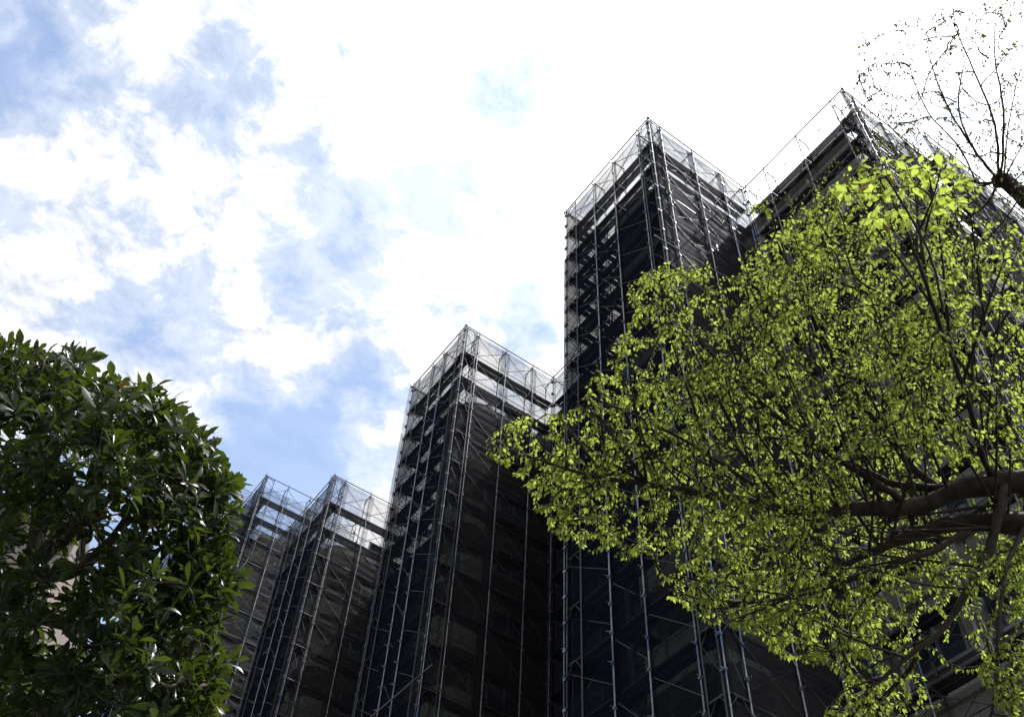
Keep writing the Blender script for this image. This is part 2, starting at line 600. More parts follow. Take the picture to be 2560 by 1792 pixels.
class Scaffold:
    def __init__(s, label, base, group='steel scaffolds round the apartment building'):
        s.base = base                                        # (R, L)
        s.t = thing('scaffold', label, 'scaffold', world_rl(base[0], base[1], 0), YAW, group)
        s.items = {'deck': [], 'cross_brace': [], 'guard_rail': [], 'ledger': [], 'frame': []}
        s.seen_poles = set()
        s.seed = int(abs(base[0] * 31 + base[1] * 17)) + 1

    def face(s, start, stations, xdir, zt, zb=0.0, net=True, levels_from=0, amp=.03, near=1.0, poles=True, deck_skip=0, net_gap=.06, rails=True):
        """START (R, L) of station 0; the face runs along XDIR, one of 'L', '-R', 'R'; its outside is -R, -L, +L."""
        rot = {'L': math.pi / 2, '-R': math.pi, 'R': 0.0}[xdir]
        vec = {'L': (0, 1), '-R': (-1, 0), 'R': (1, 0)}[xdir]
        rm = Matrix.Rotation(rot, 4, 'Z')

        def place(d, z):
            R, L = start[0] + vec[0] * d - s.base[0], start[1] + vec[1] * d - s.base[1]
            return Matrix.Translation((R, L, z)) @ rm

        def world(d, z):
            return world_rl(start[0] + vec[0] * d, start[1] + vec[1] * d, z)

        zs = []
        k = 0
        while True:
            z = zt - 1.755 - PITCH_Z * k
            if z < max(zb + 1.0, 1.0):
                break
            zs.append(z)
            k += 1
        if poles:
            for d in stations:
                key = (round(start[0] + vec[0] * d, 1), round(start[1] + vec[1] * d, 1))
                if key in s.seen_poles:
                    continue
                s.seen_poles.add(key)
                b = MB()
                b.tube([(0, 0, zb), (0, 0, zt + random.uniform(.12, .35))], .0215, 8)
                off = .085 if random.random() < .8 else -.085
                top2 = zt - random.choice((0, 0, 1.7, 3.4)) - .2
                twin = d == stations[0] or d == stations[-1] or random.random() < .1
                if twin:
                    b.tube([(off, .03, zb), (off, .03, top2)], .016, 7)
                else:
                    off = 0
                z = zt - .3
                while z > max(zb, 6):
                    b.box((min(0, off) - .03, -.03, z), (max(0, off) + .03, .05, z + .07))
                    b.tube([(0, .05, z + .04), (random.uniform(-.05, .05), .14, z + .04)], .012, 5)
                    z -= PITCH_Z / 2 if random.random() < .8 else PITCH_Z * .7
                o = link('pole', b.mesh('pole', M_POLE, False), s.t, place(d, 0))
        for i in range(len(stations) - 1):
            d0, w = stations[i], stations[i + 1] - stations[i]
            if net:
                s.seed += 1
                a = amp * min(1.3, .5 + .4 * w)
                zmid = zt - PITCH_Z * 2 - .1
                link('safety_net', net_strip(w, zmid - .06, zt - net_gap, a * .7, s.seed, M_NET_OPEN), s.t, place(d0, 0))
                link('safety_net', net_strip(w, zb + .1, zmid, a, s.seed + 1, M_NET_SUNLIT if xdir == '-R' else M_NET), s.t, place(d0, 0))
                s.seed += 1
            for k, z in enumerate(zs):
                c = world(d0 + w / 2, z)
                el = (z - CAM.z) / max(1e-3, math.hypot(c.x, c.y))
                if el < math.tan(math.radians(25)):
                    continue
                dist = (c - CAM).length / near
                vis = in_view(c)
                if k >= deck_skip:
                    s.items['deck'].append((not vis, dist, 'deck', w, mk_deck, place(d0, z)))
                s.items['cross_brace'].append((not vis, dist, 'cross_brace', w, mk_brace, place(d0, z)))
                if rails:
                    s.items['guard_rail'].append((not vis, dist, 'guard_rail', w, mk_rail, place(d0, z)))
                if rails and (k % 3 != 1 or near < 1):
                    s.items['ledger'].append((not vis, dist, 'ledger', w, mk_ledger, place(d0, z)))
        for d in stations:
            for z in zs:
                c = world(d, z)
                if (z - CAM.z) / max(1e-3, math.hypot(c.x, c.y)) < math.tan(math.radians(25)):
                    continue
                for dz in ([0, PITCH_Z] if z == zs[0] else [0]):
                    s.items['frame'].append((not in_view(c), (c - CAM).length / near, 'frame', 0, mk_frame, place(d, z + dz)))
        b = MB()
        b.tube([(stations[0] - .12, .05, zt - .05), (stations[-1] + .14, .05, zt - .05)], .026, 7)
        link('top_rail', b.mesh('top_rail', M_TUBE), s.t, place(0, 0))

    def done(s):
        for name, lst in s.items.items():
            lst.sort(key=lambda q: (q[0], q[1]))
            rest = MB()
            for i, (hid, dist, kind, w, mk, mat) in enumerate(lst):
                mb, me = shared(kind, w, mk)
                if i < 99:
                    link(name, me, s.t, mat)
                else:
                    rest.add(mb, mat)
            if rest.v:
                o = link(name, rest.mesh(name, M_DECK if name == 'deck' else M_TUBE), s.t)
                o['kind'] = 'stuff'


def st(vals, scale=H):
    return [round((v - vals[0]) * scale, 3) for v in vals]


def rev(vals, scale=H):
    return [round((vals[-1] - v) * scale, 3) for v in reversed(vals)]


RF, RR = .3535 * H, .4836 * H


def wing(label, Ls, Rs, amp, lbl_seed=0):
    sc = Scaffold(label, (RF, Ls[0] * H))
    sc.face((RF, Ls[0] * H), st(Ls), 'L', ZT, amp=.018)
    sc.face((Rs[-1] * H, Ls[0] * H), rev(Rs), '-R', ZT, amp=amp)
    Rb = [Rs[0], Rs[0] + .04, Rs[0] + .085, Rs[-1]]
    sc.face((RF, Ls[-1] * H), st(Rb), 'R', ZT, amp=.02, near=.8)
    sc.done()
    return sc


c_wing = wing('tallest netted scaffold tower in the middle, its corner just left of the green branches',
     [.3215, .340, .3795, .4117, .458], [.3535, .369, .4125, .4525, .483], .020)
b_wing = wing('dark netted scaffold tower on the wing rising above the leaf tip',
     [.6537, .7014, .7253, .7715], [.3535, .3726, .4129, .4524, .4836], .024)
wing('lower netted scaffold tower between the round leafy tree and the next taller tower',
     [.969, 1.0185, 1.0487, 1.0952], [.3535, .3708, .4104, .4485, .4836], .028)

for w_, pa, pb in ((b_wing, (RF - .09, 24.3, 21.2), (RF - .09, 29.4, 21.25)), (c_wing, (12.9, .3205 * H - .11, 30.35), (17.7, .3205 * H - .11, 31.1))):
    q0, q1 = [Vector((p[0] - w_.base[0], p[1] - w_.base[1], p[2])) for p in (pa, pb)]
    link('long_pipe', MB().tube([q0, q1], .0245, 8).mesh('long_pipe', M_POLE), w_.t)

# the corner of the main block: open scaffold on its front, netted round the side
sc = Scaffold('open scaffold without netting on its front, highest corner behind the green tree', (.4875 * H, .1813 * H))
sc.face((.4875 * H, .1813 * H), st([.1813, .1972, .2448, .2919, .319]), 'L', ZT, net=False)
sc.face((.6000 * H, .1813 * H), rev([.4875, .503, .5425, .582, .600]), '-R', ZT, amp=.03)
sc.face((.8000 * H, .1645 * H), rev([.590, .630, .669, .708, .748, .800]), '-R', ZT, amp=.03, near=.8)
sc.done()

# far wing, three storeys higher, its right face in the sun
HB = 1.256 * H
sc = Scaffold('pale sunlit netted scaffold farthest back, stepped at the top, beside the dark leafy tree', (.351 * H, 1.29 * H))
sc.face((.530 * H, 1.29 * H), rev([.351, .394, .437, .480, .530]), '-R', HB + 1.6, amp=.05, net_gap=.85)
sc.face((.351 * H, 1.29 * H), st([1.29, 1.33, 1.375, 1.42]), 'L', HB + 1.6, zb=1.10 * H, amp=.02, poles=False)
ZLOW = 1.206 * H + 1.6
sc.face((.351 * H, 1.29 * H), rev([.2872, .3013, .351]), '-R', ZLOW, amp=.05)
sc.face((.2872 * H, 1.29 * H), st([1.29, 1.338, 1.386, 1.434, 1.482, 1.53, 1.578, 1.626]), 'L', ZLOW, amp=.02, near=.7)
sc.face((.351 * H, 1.42 * H), st([.351, .394, .437, .480]), 'R', HB + 1.6, zb=1.0 * H, amp=.02, near=.5)
sc.done()

# recess walls between the wings carry plain netted runs too
sc = Scaffold('narrow strip of dark netted scaffold in the gap between the two tallest towers', (RR, .538 * H))
sc.face((RR, .538 * H), st([.538, .578, .618, .6537]), 'L', ZT, amp=.02)
sc.done()

# ------------------------------------------------------------------ the apartment building
bld = thing('apartment_building', 'long beige apartment building wrapped in dark netted scaffolding, rounded balconies on its wings', 'building',
            world_rl(RR + .95, 7.9, 0), YAW)
BR, BL = RR + .95, 7.9
TOPB = ZT - 3.0
TOPM = ZT - 1.0


def bpart(name, mb, m, parent=bld):
    return link(name, mb.mesh(name, m), parent)


def lb(R0, R1, L0, L1, z0, z1, mb=None):
    mb = mb or MB()
    return mb.box((R0 - BR, L0 - BL, z0), (R1 - BR, L1 - BL, z1))


bpart('wall', lb(BR, BR + 11, BL, 48.2, 0, TOPM - .9), M_WALL)
par = MB()
lb(BR, BR + .2, BL, 48.2, TOPM - .898, TOPM, par)
lb(BR + 10.8, BR + 11, BL, 48.2, TOPM - .898, TOPM, par)
lb(BR + .202, BR + 10.798, BL, BL + .2, TOPM - .898, TOPM, par)
bpart('parapet', par, M_TILE)
bpart('roof', lb(BR + .205, BR + 10.795, BL + .205, 48.19, TOPM - .896, TOPM - .85), M_ROOF)
FLOOR = 2.9


def balcony_mesh(Rw, Lw):
    """Slab and solid parapet with rounded outer corners; x into the building, y along the facade."""
    b = MB()
    rad = 1.0
    pts = [(Rw, 0.0)]
    for i in range(9):
        a = math.pi / 2 * i / 8
        pts.append((rad - rad * math.sin(a), rad - rad * math.cos(a)))
    for i in range(9):
        a = math.pi / 2 * i / 8
        pts.append((rad - rad * math.cos(a), Lw - rad + rad * math.sin(a)))
    pts.append((Rw, Lw))
    n = len(pts)
    cx, cy = Rw * .5, Lw * .5

    def ins(p, t):
        return (p[0] + (t if p[0] < Rw - .01 else 0) * (1 if p[0] < rad else 0), p[1] + t * (1 if p[1] < cy else -1))
    k = len(b.v)
    for p in pts:
        b.v.append((p[0], p[1], -.18))
    for p in pts:
        b.v.append((p[0], p[1], 1.12))
    for p in pts:
        q = ins(p, .13)
        b.v.append((q[0], q[1], 1.12))
    for p in pts:
        q = ins(p, .13)
        b.v.append((q[0], q[1], 0.0))
    for i in range(n - 1):
        for s in range(3):
            a = k + s * n + i
            b.f.append((a, a + n, a + n + 1, a + 1))
    b.f.append(tuple(k + i for i in range(n)))
    b.f.append(tuple(k + 3 * n + i for i in reversed(range(n))))
    return b


def window(parent, mat, w=1.5, h=1.25):
    key = ('win', w, h)
    if key not in _cache:
        f = MB()
        t, dp = .07, .09
        f.box((-w / 2, 0, 0), (w / 2, dp, t)).box((-w / 2, 0, h - t), (w / 2, dp, h))
        f.box((-w / 2, 0, t), (-w / 2 + t, dp, h - t)).box((w / 2 - t, 0, t), (w / 2, dp, h - t))
        f.box((-.035, .002, t), (.035, dp - .004, h - t))
        f.box((-w / 2 - .08, -.02, -.07), (w / 2 + .08, dp + .05, -.002))
        p = MB().box((-w / 2 + t, .012, t), (w / 2 - t, .03, h - t))
        _cache[key] = (f.mesh('window', M_FRAME), p.mesh('pane', M_PANE))
    fm, pm = _cache[key]
    o = link('window', fm, parent, mat)
    link('pane', pm, o)
    return o


def wing_core(L0, L1, z_top):
    """Wing between the facade line and the main block: rooms behind, rounded balconies in front."""
    r0, r1 = RF + .95 + 1.5, BR
    l0, l1 = L0 + .95, L1 - 1.75
    bpart('wing_wall', lb(r0, r1, l0, l1, 0, z_top - .9), M_TILE)
    bpart('parapet', lb(r0 - .03, r1 - .003, l0 - .03, l1 + .03, z_top - .899, z_top), M_PARA)
    bpart('wing_roof', lb(r0 + .1, r1 - .003, l0 + .1, l1 - .1, z_top, z_top + .12), M_ROOF)
    me = balcony_mesh(1.5, l1 - l0 + .6).mesh('balcony', M_PARA)
    nfl = int(z_top / FLOOR)
    for k in range(2, nfl):
        z = z_top - 1.15 - FLOOR * (nfl - 1 - k)
        link('balcony', me, bld, Matrix.Translation((RF + .95 - BR, l0 - BL - .05, z)))
        if k > 3:
            for rr in (1.3, ):
                window(bld, Matrix.Translation((r0 + rr - BR, l0 - BL, z + .9)) @ Matrix.Rotation(math.pi, 4, 'Z'))
            window(bld, Matrix.Translation((r0 - BR, (l0 + l1) / 2 - BL, z + .05)) @ Matrix.Rotation(math.pi / 2, 4, 'Z'), 1.7, 2.0)


wing_core(.3215 * H, .458 * H, TOPB + .6)
wing_core(.6537 * H, .7715 * H, TOPB - .3)
wing_core(.969 * H, 1.0952 * H, TOPB - .2)
# main front towards the tree: windows, ledges and pipes
for k in range(4, 12):
    z = TOPB - .9 - FLOOR * (12 - k) + .75
    for l in (1.05, 3.1):
        window(bld, Matrix.Translation((0, l, z)) @ Matrix.Rotation(math.pi / 2, 4, 'Z'), 1.3 if l < 2 else 1.5, 1.3)
    bpart('ledge', MB().box((-.14, .02, z - .98), (-.001, 4.2, z - .80)), M_PARA)
for l in (2.05, 4.15):
    bpart('downpipe', MB().tube([(-.09, l, .0), (-.09, l, TOPM - .95)], .055, 10), M_PIPE)
# sheeting panels under the parapet of the main front
bpart('panel', MB().box((-.05, .3, TOPB - 2.75), (-.002, 1.9, TOPB - 1.15)), M_PIPE)

far = thing('apartment_building', 'far beige apartment block behind the pale scaffold, with a small rooftop box', 'building', world_rl(.2872 * H + .95, 1.29 * H + .95, 0), YAW)
fr, fl = .2872 * H + .95, 1.29 * H + .95
f = MB().box((0, 0, 0), (12, 14, ZLOW - 3.4))
bpart('wall', f, M_WALL, far)
f = MB().box((2.6, .002, ZLOW - 3.398), (12, 6, HB + 1.6 - 3.6))
bpart('wing_wall', f, M_WALL, far)
bpart('rooftop_box', MB().box((4.4, 1.2, HB + 1.6 - 3.598), (6.9, 3.8, HB + 1.6 - 1.5)), M_PARA, far)
for k in range(8, 16):
    for x in (1.2, 4.6, 7.2):
        z = 1.0 + FLOOR * k
        if z > ZLOW - 5.5 and x < 2.6 or z > HB - 5:
            continue
        window(far, Matrix.Translation((x, -.002, z)) @ Matrix.Rotation(math.pi, 4, 'Z'), 1.5, 1.3)
    bpart('ledge', MB().box((.02, -.12, 1.0 + FLOOR * k - .9), (11.9, -.003, 1.0 + FLOOR * k - .72)), M_PARA, far)

# pinkish block glimpsed through the left tree
a = pt(128, 1300, 52.0)
pk = thing('apartment_tower', 'pinkish grey tiled tower block glimpsed through gaps in the dark leafy tree', 'building', (a.x, a.y, 0), math.radians(12))
TP = pt(60, 1060, 52.0).z
bpart('wall', MB().box((-16, 0, 0), (0, 14, TP)), M_PINK, pk)
bpart('roof', MB().box((-16.2, -.2, TP + .003), (.2, 14.2, TP + .5)), M_ROOF, pk)
for k in range(6, 12):
    for x in (-4.5, -8.5):
        window(pk, Matrix.Translation((x, -.002, 2.9 * k)) @ Matrix.Rotation(math.pi, 4, 'Z'), 1.7, 1.4)

# ------------------------------------------------------------------ trees
def spline(pts, step=.05):
    P = np.array([list(p) for p in pts], float)
    P = np.vstack([2 * P[0] - P[1], P, 2 * P[-1] - P[-2]])
    out = []
    for i in range(1, len(P) - 2):
        p0, p1, p2, p3 = P[i - 1:i + 3]
        n = max(2, int(np.linalg.norm(p2 - p1) / step))
        for t in np.linspace(0, 1, n, endpoint=False):
            out.append(.5 * (2 * p1 + (p2 - p0) * t + (2 * p0 - 5 * p1 + 4 * p2 - p3) * t * t + (-p0 + 3 * p1 - 3 * p2 + p3) * t ** 3))
    out.append(P[-2])
    return np.array(out)


def inside(poly, x, y):
    c = False
    n = len(poly)
    for i in range(n):
        x0, y0 = poly[i]
        x1, y1 = poly[i - 1]
        if (y0 > y) != (y1 > y) and x < (x1 - x0) * (y - y0) / (y1 - y0) + x0:
            c = not c
    return c


def sample(poly, n, depth, reject=None):
    xs, ys = [p[0] for p in poly], [p[1] for p in poly]
    out = []
    while len(out) < n:
        x, y = random.uniform(min(xs), max(xs)), random.uniform(min(ys), max(ys))
        if not inside(poly, x, y) or (reject is not None and reject(x, y)):
            continue
        out.append(pt(x, y, depth(x, y)))
    return np.array([list(p) for p in out])


def grow(limbs, targets, step=.05, jitter=.012, rev_pen=.8, sag=0.0):
    """Joins each target to the nearest grown wood by a curved twig, nearest targets first. Returns the twigs (points, radii)."""
    nodes = np.vstack([l for l in limbs])
    tang = np.vstack([np.gradient(l, axis=0) for l in limbs])
    tang /= np.linalg.norm(tang, axis=1, keepdims=True) + 1e-9
    par = []
    k = 0
    for l in limbs:
        par += [-1] + list(range(k, k + len(l) - 1))
        k += len(l)
    nb = len(nodes)
    d0 = np.array([np.min(np.linalg.norm(nodes - t, axis=1)) for t in targets])
    order = np.argsort(d0)
    cap = nb + len(targets) * 60
    N = np.zeros((cap, 3)); T = np.zeros((cap, 3))
    N[:nb], T[:nb] = nodes, tang
    cnt = nb
    tw = []
    for ti in order:
        t = targets[ti]
        v = t - N[:cnt]
        d = np.linalg.norm(v, axis=1) + 1e-6
        ca = np.einsum('ij,ij->i', v, T[:cnt]) / d
        j = int(np.argmin(d * (1 + rev_pen * (1 - ca) * .5)))
        L = d[j]
        n = min(58, max(3, int(L / step)))
        dirv = T[j] * .7 + v[j] / L * .6
        dirv /= np.linalg.norm(dirv)
        c = N[j] + dirv * L * .45
        u = np.linspace(0, 1, n + 1)[1:, None]
        P = (1 - u) ** 2 * N[j] + 2 * u * (1 - u) * c + u * u * t
        P[:-1] += rng.normal(0, jitter, (n - 1, 3)) * np.minimum(1, L)
        P[:, 2] -= sag * (u[:, 0] ** 2) * L
        ids = list(range(cnt, cnt + n))
        N[cnt:cnt + n] = P
        tt = np.gradient(np.vstack([N[j][None], P]), axis=0)[1:]
        T[cnt:cnt + n] = tt / (np.linalg.norm(tt, axis=1, keepdims=True) + 1e-9)
        par += [j] + ids[:-1]
        tw.append((j, ids))
        cnt += n
    load = np.zeros(cnt)
    for j, ids in tw:
        load[ids[-1]] += 1
    for i in range(cnt - 1, nb - 1, -1):
        load[par[i]] += load[i]
    return N[:cnt], load, tw, T[:cnt]


def twig_mesh(N, load, tw, r0, power=.45, sides=5):
    b = MB()
    for j, ids in tw:
        P = [N[j]] + [N[i] for i in ids]
        R = [r0 * max(1, load[ids[0]]) ** power] + [r0 * max(1, load[i]) ** power for i in ids]
        R[-1] *= .6
        b.tube([tuple(p) for p in P], R, sides, cap=False)
    return b


def leaf_template(prof, fold, curl, tip_droop):
    """prof: (t, half width); returns vertices in (along, across, up) and the quads."""
    v, f = [], []
    for t, w in prof:
        z = -curl * t * t - tip_droop * max(0, t - .7) ** 2
        v.append((t, 0, z))
        v.append((t, w, z + fold * w))
        v.append((t, -w, z + fold * w))
    for i in range(len(prof) - 1):
        a = 3 * i
        f.append((a, a + 3, a + 4, a + 1))
        f.append((a, a + 2, a + 5, a + 3))
    return np.array(v), f


OVATE = leaf_template([(0, .004), (.12, .13), (.28, .235), (.45, .25), (.62, .19), (.8, .08), (1.0, .004)], .28, .10, .8)
SPOON = leaf_template([(0, .012), (.15, .035), (.35, .09), (.55, .150), (.72, .165), (.88, .10), (1.0, .006)], .30, .18, .3)


def leaves_mesh(name, tmpl, base, dirv, up, length, width, m):
    tv, tf = tmpl
    base, dirv, up = np.array(base), np.array(dirv), np.array(up)
    length, width = np.array(length)[:, None, None], np.array(width)[:, None, None]
    dirv /= np.linalg.norm(dirv, axis=1, keepdims=True) + 1e-9
    side = np.cross(up, dirv)
    side /= np.linalg.norm(side, axis=1, keepdims=True) + 1e-9
    nrm = np.cross(dirv, side)
    n = len(base)
    curl = rng.uniform(.3, 1.8, (n, 1, 1))
    V = base[:, None] + length * (tv[None, :, 0:1] * dirv[:, None] + width * tv[None, :, 1:2] * side[:, None] + curl * tv[None, :, 2:3] * nrm[:, None])
    nv = len(tv)
    F = np.array(tf)[None] + (np.arange(n) * nv)[:, None, None]
    me = bpy.data.meshes.new(name)
    fill_mesh(me, V.reshape(-1, 3), F.reshape(-1), np.full(n * len(tf), 4, np.int32))
    me.materials.append(m)
    return me


def alternate_leaves(N, tw, T, spacing, part, size, droop, minlen=.0, side_k=.8):
    """Leaves set alternately along the outer part of every twig, hanging a little."""
    B, D, U, Ls, Ws = [], [], [], [], []
    Z = np.array([0, 0, 1.0])
    for j, ids in tw:
        P = np.vstack([N[j][None], N[ids]])
        seg = np.linalg.norm(np.diff(P, axis=0), axis=1)
        s = np.concatenate([[0], np.cumsum(seg)])
        tot = s[-1]
        q = max(minlen, tot * (1 - part))
        sgn = 1
        q = min(q, tot * .6)
        while q < tot:
            i = min(len(seg) - 1, int(np.searchsorted(s, q)) - 1 if q > 0 else 0)
            p = P[i] + (P[i + 1] - P[i]) * ((q - s[i]) / max(1e-6, seg[i]))
            t = T[ids[i]]
            sd = np.cross(t, Z)
            sd /= np.linalg.norm(sd) + 1e-6
            dv = t * random.uniform(.2, .8) + sd * sgn * side_k * random.uniform(.5, 1.2) - Z * droop * random.uniform(.2, 1.5) + rng.normal(0, .22, 3)
            up = Z + rng.normal(0, .55, 3)
            k = random.triangular(.5, 1.3, .95) * (.75 if q > tot * .85 else 1)
            B.append(p + dv / np.linalg.norm(dv) * .006)
            D.append(dv); U.append(up); Ls.append(size * k); Ws.append(random.uniform(.85, 1.15))
            sgn = -sgn
            q += spacing * random.uniform(.7, 1.4)
        t = T[ids[-1]]
        dv = t - Z * droop * .6 + rng.normal(0, .2, 3)
        B.append(P[-1]); D.append(dv); U.append(Z + rng.normal(0, .5, 3)); Ls.append(size * random.uniform(.6, 1.0)); Ws.append(1.0)
    return B, D, U, Ls, Ws


def limb(parent, pts, r0, r1, m, name='limb', wob=.004, power=1.0):
    P = spline(pts, .05)
    n = len(P)
    R = r0 + (r1 - r0) * np.linspace(0, 1, n) ** power
    Q = P + rng.normal(0, wob, P.shape) * np.minimum(1, R / .02)[:, None]
    R = R * (1 + rng.normal(0, .05, n))
    b = MB().tube([tuple(p) for p in Q], list(R), 10 if r0 > .03 else 6)
    o = link(name, b.mesh(name, m, True), parent)
    return P


# ---- right tree: trunk stands outside the picture on the right, its limbs reach in
tr = thing('tree', 'spring tree with fresh yellow green leaves on long branches reaching across the scaffolds', 'tree')
fork = pt(2480, 1185, 5.1)
high = pt(2420, 640, 8.3)
base = Vector((fork.x + .25, fork.y - .1, 0))
limb(tr, [base, Vector((base.x + .03, base.y + .05, 1.8)), Vector((fork.x + .08, fork.y + .02, fork.z - .9)), fork], .21, .13, M_BARKR, 'trunk', .006)
up1 = limb(tr, [fork, fork * .65 + high * .35 + Vector((.25, 0, 0)), high, pt(2330, 480, 8.1), pt(2265, 415, 8.0), pt(2238, 405, 7.9)], .125, .055, M_BARKR, 'limb')
l1 = limb(tr, [fork, pt(2380, 1180, 5.0), pt(2290, 1175, 4.9), pt(2200, 1172, 4.85), pt(2110, 1178, 4.8), pt(2020, 1205, 4.75), pt(1950, 1240, 4.7), pt(1840, 1290, 4.6)], .075, .008, M_BARKR, power=.8)
l2 = limb(tr, [pt(2420, 1110, 5.05), pt(2340, 1082, 5.0), pt(2250, 1083, 4.95), pt(2160, 1095, 4.9), pt(2100, 1120, 4.85), pt(2030, 1137, 4.75), pt(1950, 1140, 4.65), pt(1850, 1146, 4.6), pt(1760, 1140, 4.5), pt(1650, 1120, 4.4), pt(1540, 1098, 4.3), pt(1420, 1080, 4.25), pt(1300, 1060, 4.2), pt(1180, 1020, 4.1)], .066, .003, M_BARKR, power=.65)
l2b = limb(tr, [pt(2160, 1095, 4.9), pt(2060, 1090, 4.9), pt(1990, 1080, 4.95), pt(1890, 1030, 4.9), pt(1760, 985, 4.8), pt(1620, 960, 4.7)], .026, .003, M_BARKR, power=.6)
l3 = limb(tr, [pt(2262, 1083, 4.95), pt(2245, 1130, 4.8), pt(2222, 1210, 4.7), pt(2197, 1270, 4.6), pt(2156, 1345, 4.5), pt(2109, 1413, 4.4), pt(2032, 1474, 4.3), pt(1940, 1560, 4.2), pt(1890, 1640, 4.2)], .024, .006, M_BARKR)
l4 = limb(tr, [pt(2180, 1172, 4.85), pt(2142, 1207, 4.7), pt(2060, 1246, 4.55), pt(1950, 1284, 4.5), pt(1840, 1322, 4.4), pt(1720, 1345, 4.3), pt(1600, 1350, 4.2)], .020, .003, M_BARKR, power=.7)
l5 = limb(tr, [pt(2240, 1085, 4.95), pt(2205, 1030, 4.85), pt(2165, 880, 4.6), pt(2110, 740, 4.3), pt(2072, 623, 4.1), pt(2047, 556, 4.0), pt(2015, 480, 3.85), pt(1970, 400, 3.7)], .014, .003, M_BARKR)
l6 = limb(tr, [pt(2130, 1120, 4.9), pt(2040, 1040, 5.0), pt(1930, 900, 5.0), pt(1850, 770, 4.9), pt(1790, 640, 4.8), pt(1740, 540, 4.8)], .022, .004, M_BARKR)
l7 = limb(tr, [pt(2040, 1137, 4.75), pt(1930, 1060, 4.6), pt(1780, 960, 4.5), pt(1640, 840, 4.4), pt(1530, 720, 4.4), pt(1480, 640, 4.3)], .020, .003, M_BARKR)
l8 = limb(tr, [pt(2350, 1082, 5.0), pt(2270, 960, 5.0), pt(2220, 800, 5.1), pt(2200, 650, 5.2), pt(2190, 520, 5.2)], .013, .003, M_BARKR)
l9 = limb(tr, [pt(1760, 1140, 4.5), pt(1650, 1060, 4.4), pt(1520, 980, 4.3), pt(1400, 920, 4.2), pt(1320, 890, 4.1)], .012, .003, M_BARKR)
l10 = limb(tr, [pt(2300, 1175, 4.9), pt(2260, 1260, 4.6), pt(2240, 1400, 4.3), pt(2230, 1560, 4.2), pt(2200, 1680, 4.1)], .011, .004, M_BARKR)
near_limbs = [l1, l2, l2b, l3, l4, l5, l6, l7, l8, l9, l10]
OUT_R = [(1088, 985), (1135, 945), (1200, 925), (1262, 925), (1310, 875), (1345, 800), (1400, 740), (1425, 690), (1405, 640), (1470, 590), (1560, 582), (1610, 600),
         (1640, 640), (1662, 560), (1735, 505), (1800, 440), (1880, 395), (1960, 350), (2050, 360), (2130, 345), (2210, 430), (2320, 520), (2320, 1640), (1835, 1640),
         (1870, 1560), (1900, 1530), (1860, 1490), (1760, 1480), (1700, 1425), (1610, 1405), (1545, 1360), (1490, 1330), (1470, 1290), (1500, 1250), (1440, 1230), (1400, 1280),
         (1370, 1255), (1300, 1230), (1235, 1190), (1175, 1095), (1130, 1050), (1095, 1010)]
# straight young shoots off the limbs
for src, num, fx in ((l1, 14, (-.9, .1)), (l2, 26, (-.8, .05)), (l2b, 10, (-.8, 0)), (l4, 12, (-1.1, -.3)), (l3, 8, (-1.1, -.3)), (l5, 8, (-.8, .3)), (l8, 10, (-.6, .5)), (l6, 6, (-.7, .2))):
    for q in range(num):
        a0 = Vector(src[int(len(src) * random.uniform(.12, .92))])
        ln = random.uniform(.45, 1.25) if src is not l4 and src is not l3 else random.uniform(.3, .7)
        rise = random.uniform(.35, 1.0) if src is not l4 and src is not l3 else random.uniform(-.55, .35)
        dv = (RT * random.uniform(*fx) + UP * rise + FW * random.uniform(-.35, .35)).normalized()
        bend = Vector((0, 0, random.uniform(-.05, .16)))
        for _ in range(6):
            if inside(OUT_R, *seen_at(a0 + dv * ln + bend)):
                break
            ln *= .72
        else:
            continue
        near_limbs.append(limb(tr, [a0, a0 + dv * ln * .5 + bend * .3, a0 + dv * ln + bend], random.uniform(.005, .009), .0022, M_BARKR, 'shoot', .002))

_ph = [(random.uniform(0, 6.28), random.uniform(.6, 1.6), random.uniform(.6, 1.6)) for _ in range(6)]


def spray(x, y):
    """Layered sprays: bands that run out from the limbs, a little downhill to the tip."""
    th = math.radians(-14 + 22 * (y - 800) / 800)
    u, v = (x * math.cos(th) + y * math.sin(th)) / 330.0, (-x * math.sin(th) + y * math.cos(th)) / 66.0
    return sum(math.sin(v * b * 1.9 + u * a * 1.7 + p) for p, a, b in _ph) / 6 ** .5


def rej_r(x, y):
    if spray(x, y) < (random.uniform(-1.5, .95) if y > 1120 or x > 2050 else random.uniform(-1.9, .8)):
        return True
    if x < 1520 and random.random() < .22:
        return True
    if x > 1900 and 1030 < y < 1215 and random.random() < .4:
        return True
    if x > 2060 and y > 1390 and random.random() < .82:
        return True
    if x > 1990 and y > 1330 and random.random() < .62:
        return True
    if x > 1980 and y < 720 and random.random() < .3:
        return True
    if x > 2150 and y < 1000 and random.random() < .25:
        return True
    if 1560 < x < 1700 and 600 < y < 800 and random.random() < .45:
        return True
    if 1500 < x < 1640 and 1000 < y < 1040 and random.random() < .5:
        return True
    if y < 470 + (x - 1650) * .13 and random.random() < .5:
        return True
    if y > 1230 and x < 1640 and random.random() < .35:
        return True
    return False


def dep_r(x, y):
    base_d = 4.42 + max(0, (x - 1150) / 1150) * .65
    if x > 1900 and 1020 < y < 1230:
        return random.uniform(4.95, 5.9)
    s = .25 + .6 * min(1, max(0, (x - 1100) / 500))
    return base_d + random.uniform(-1, 1) * s


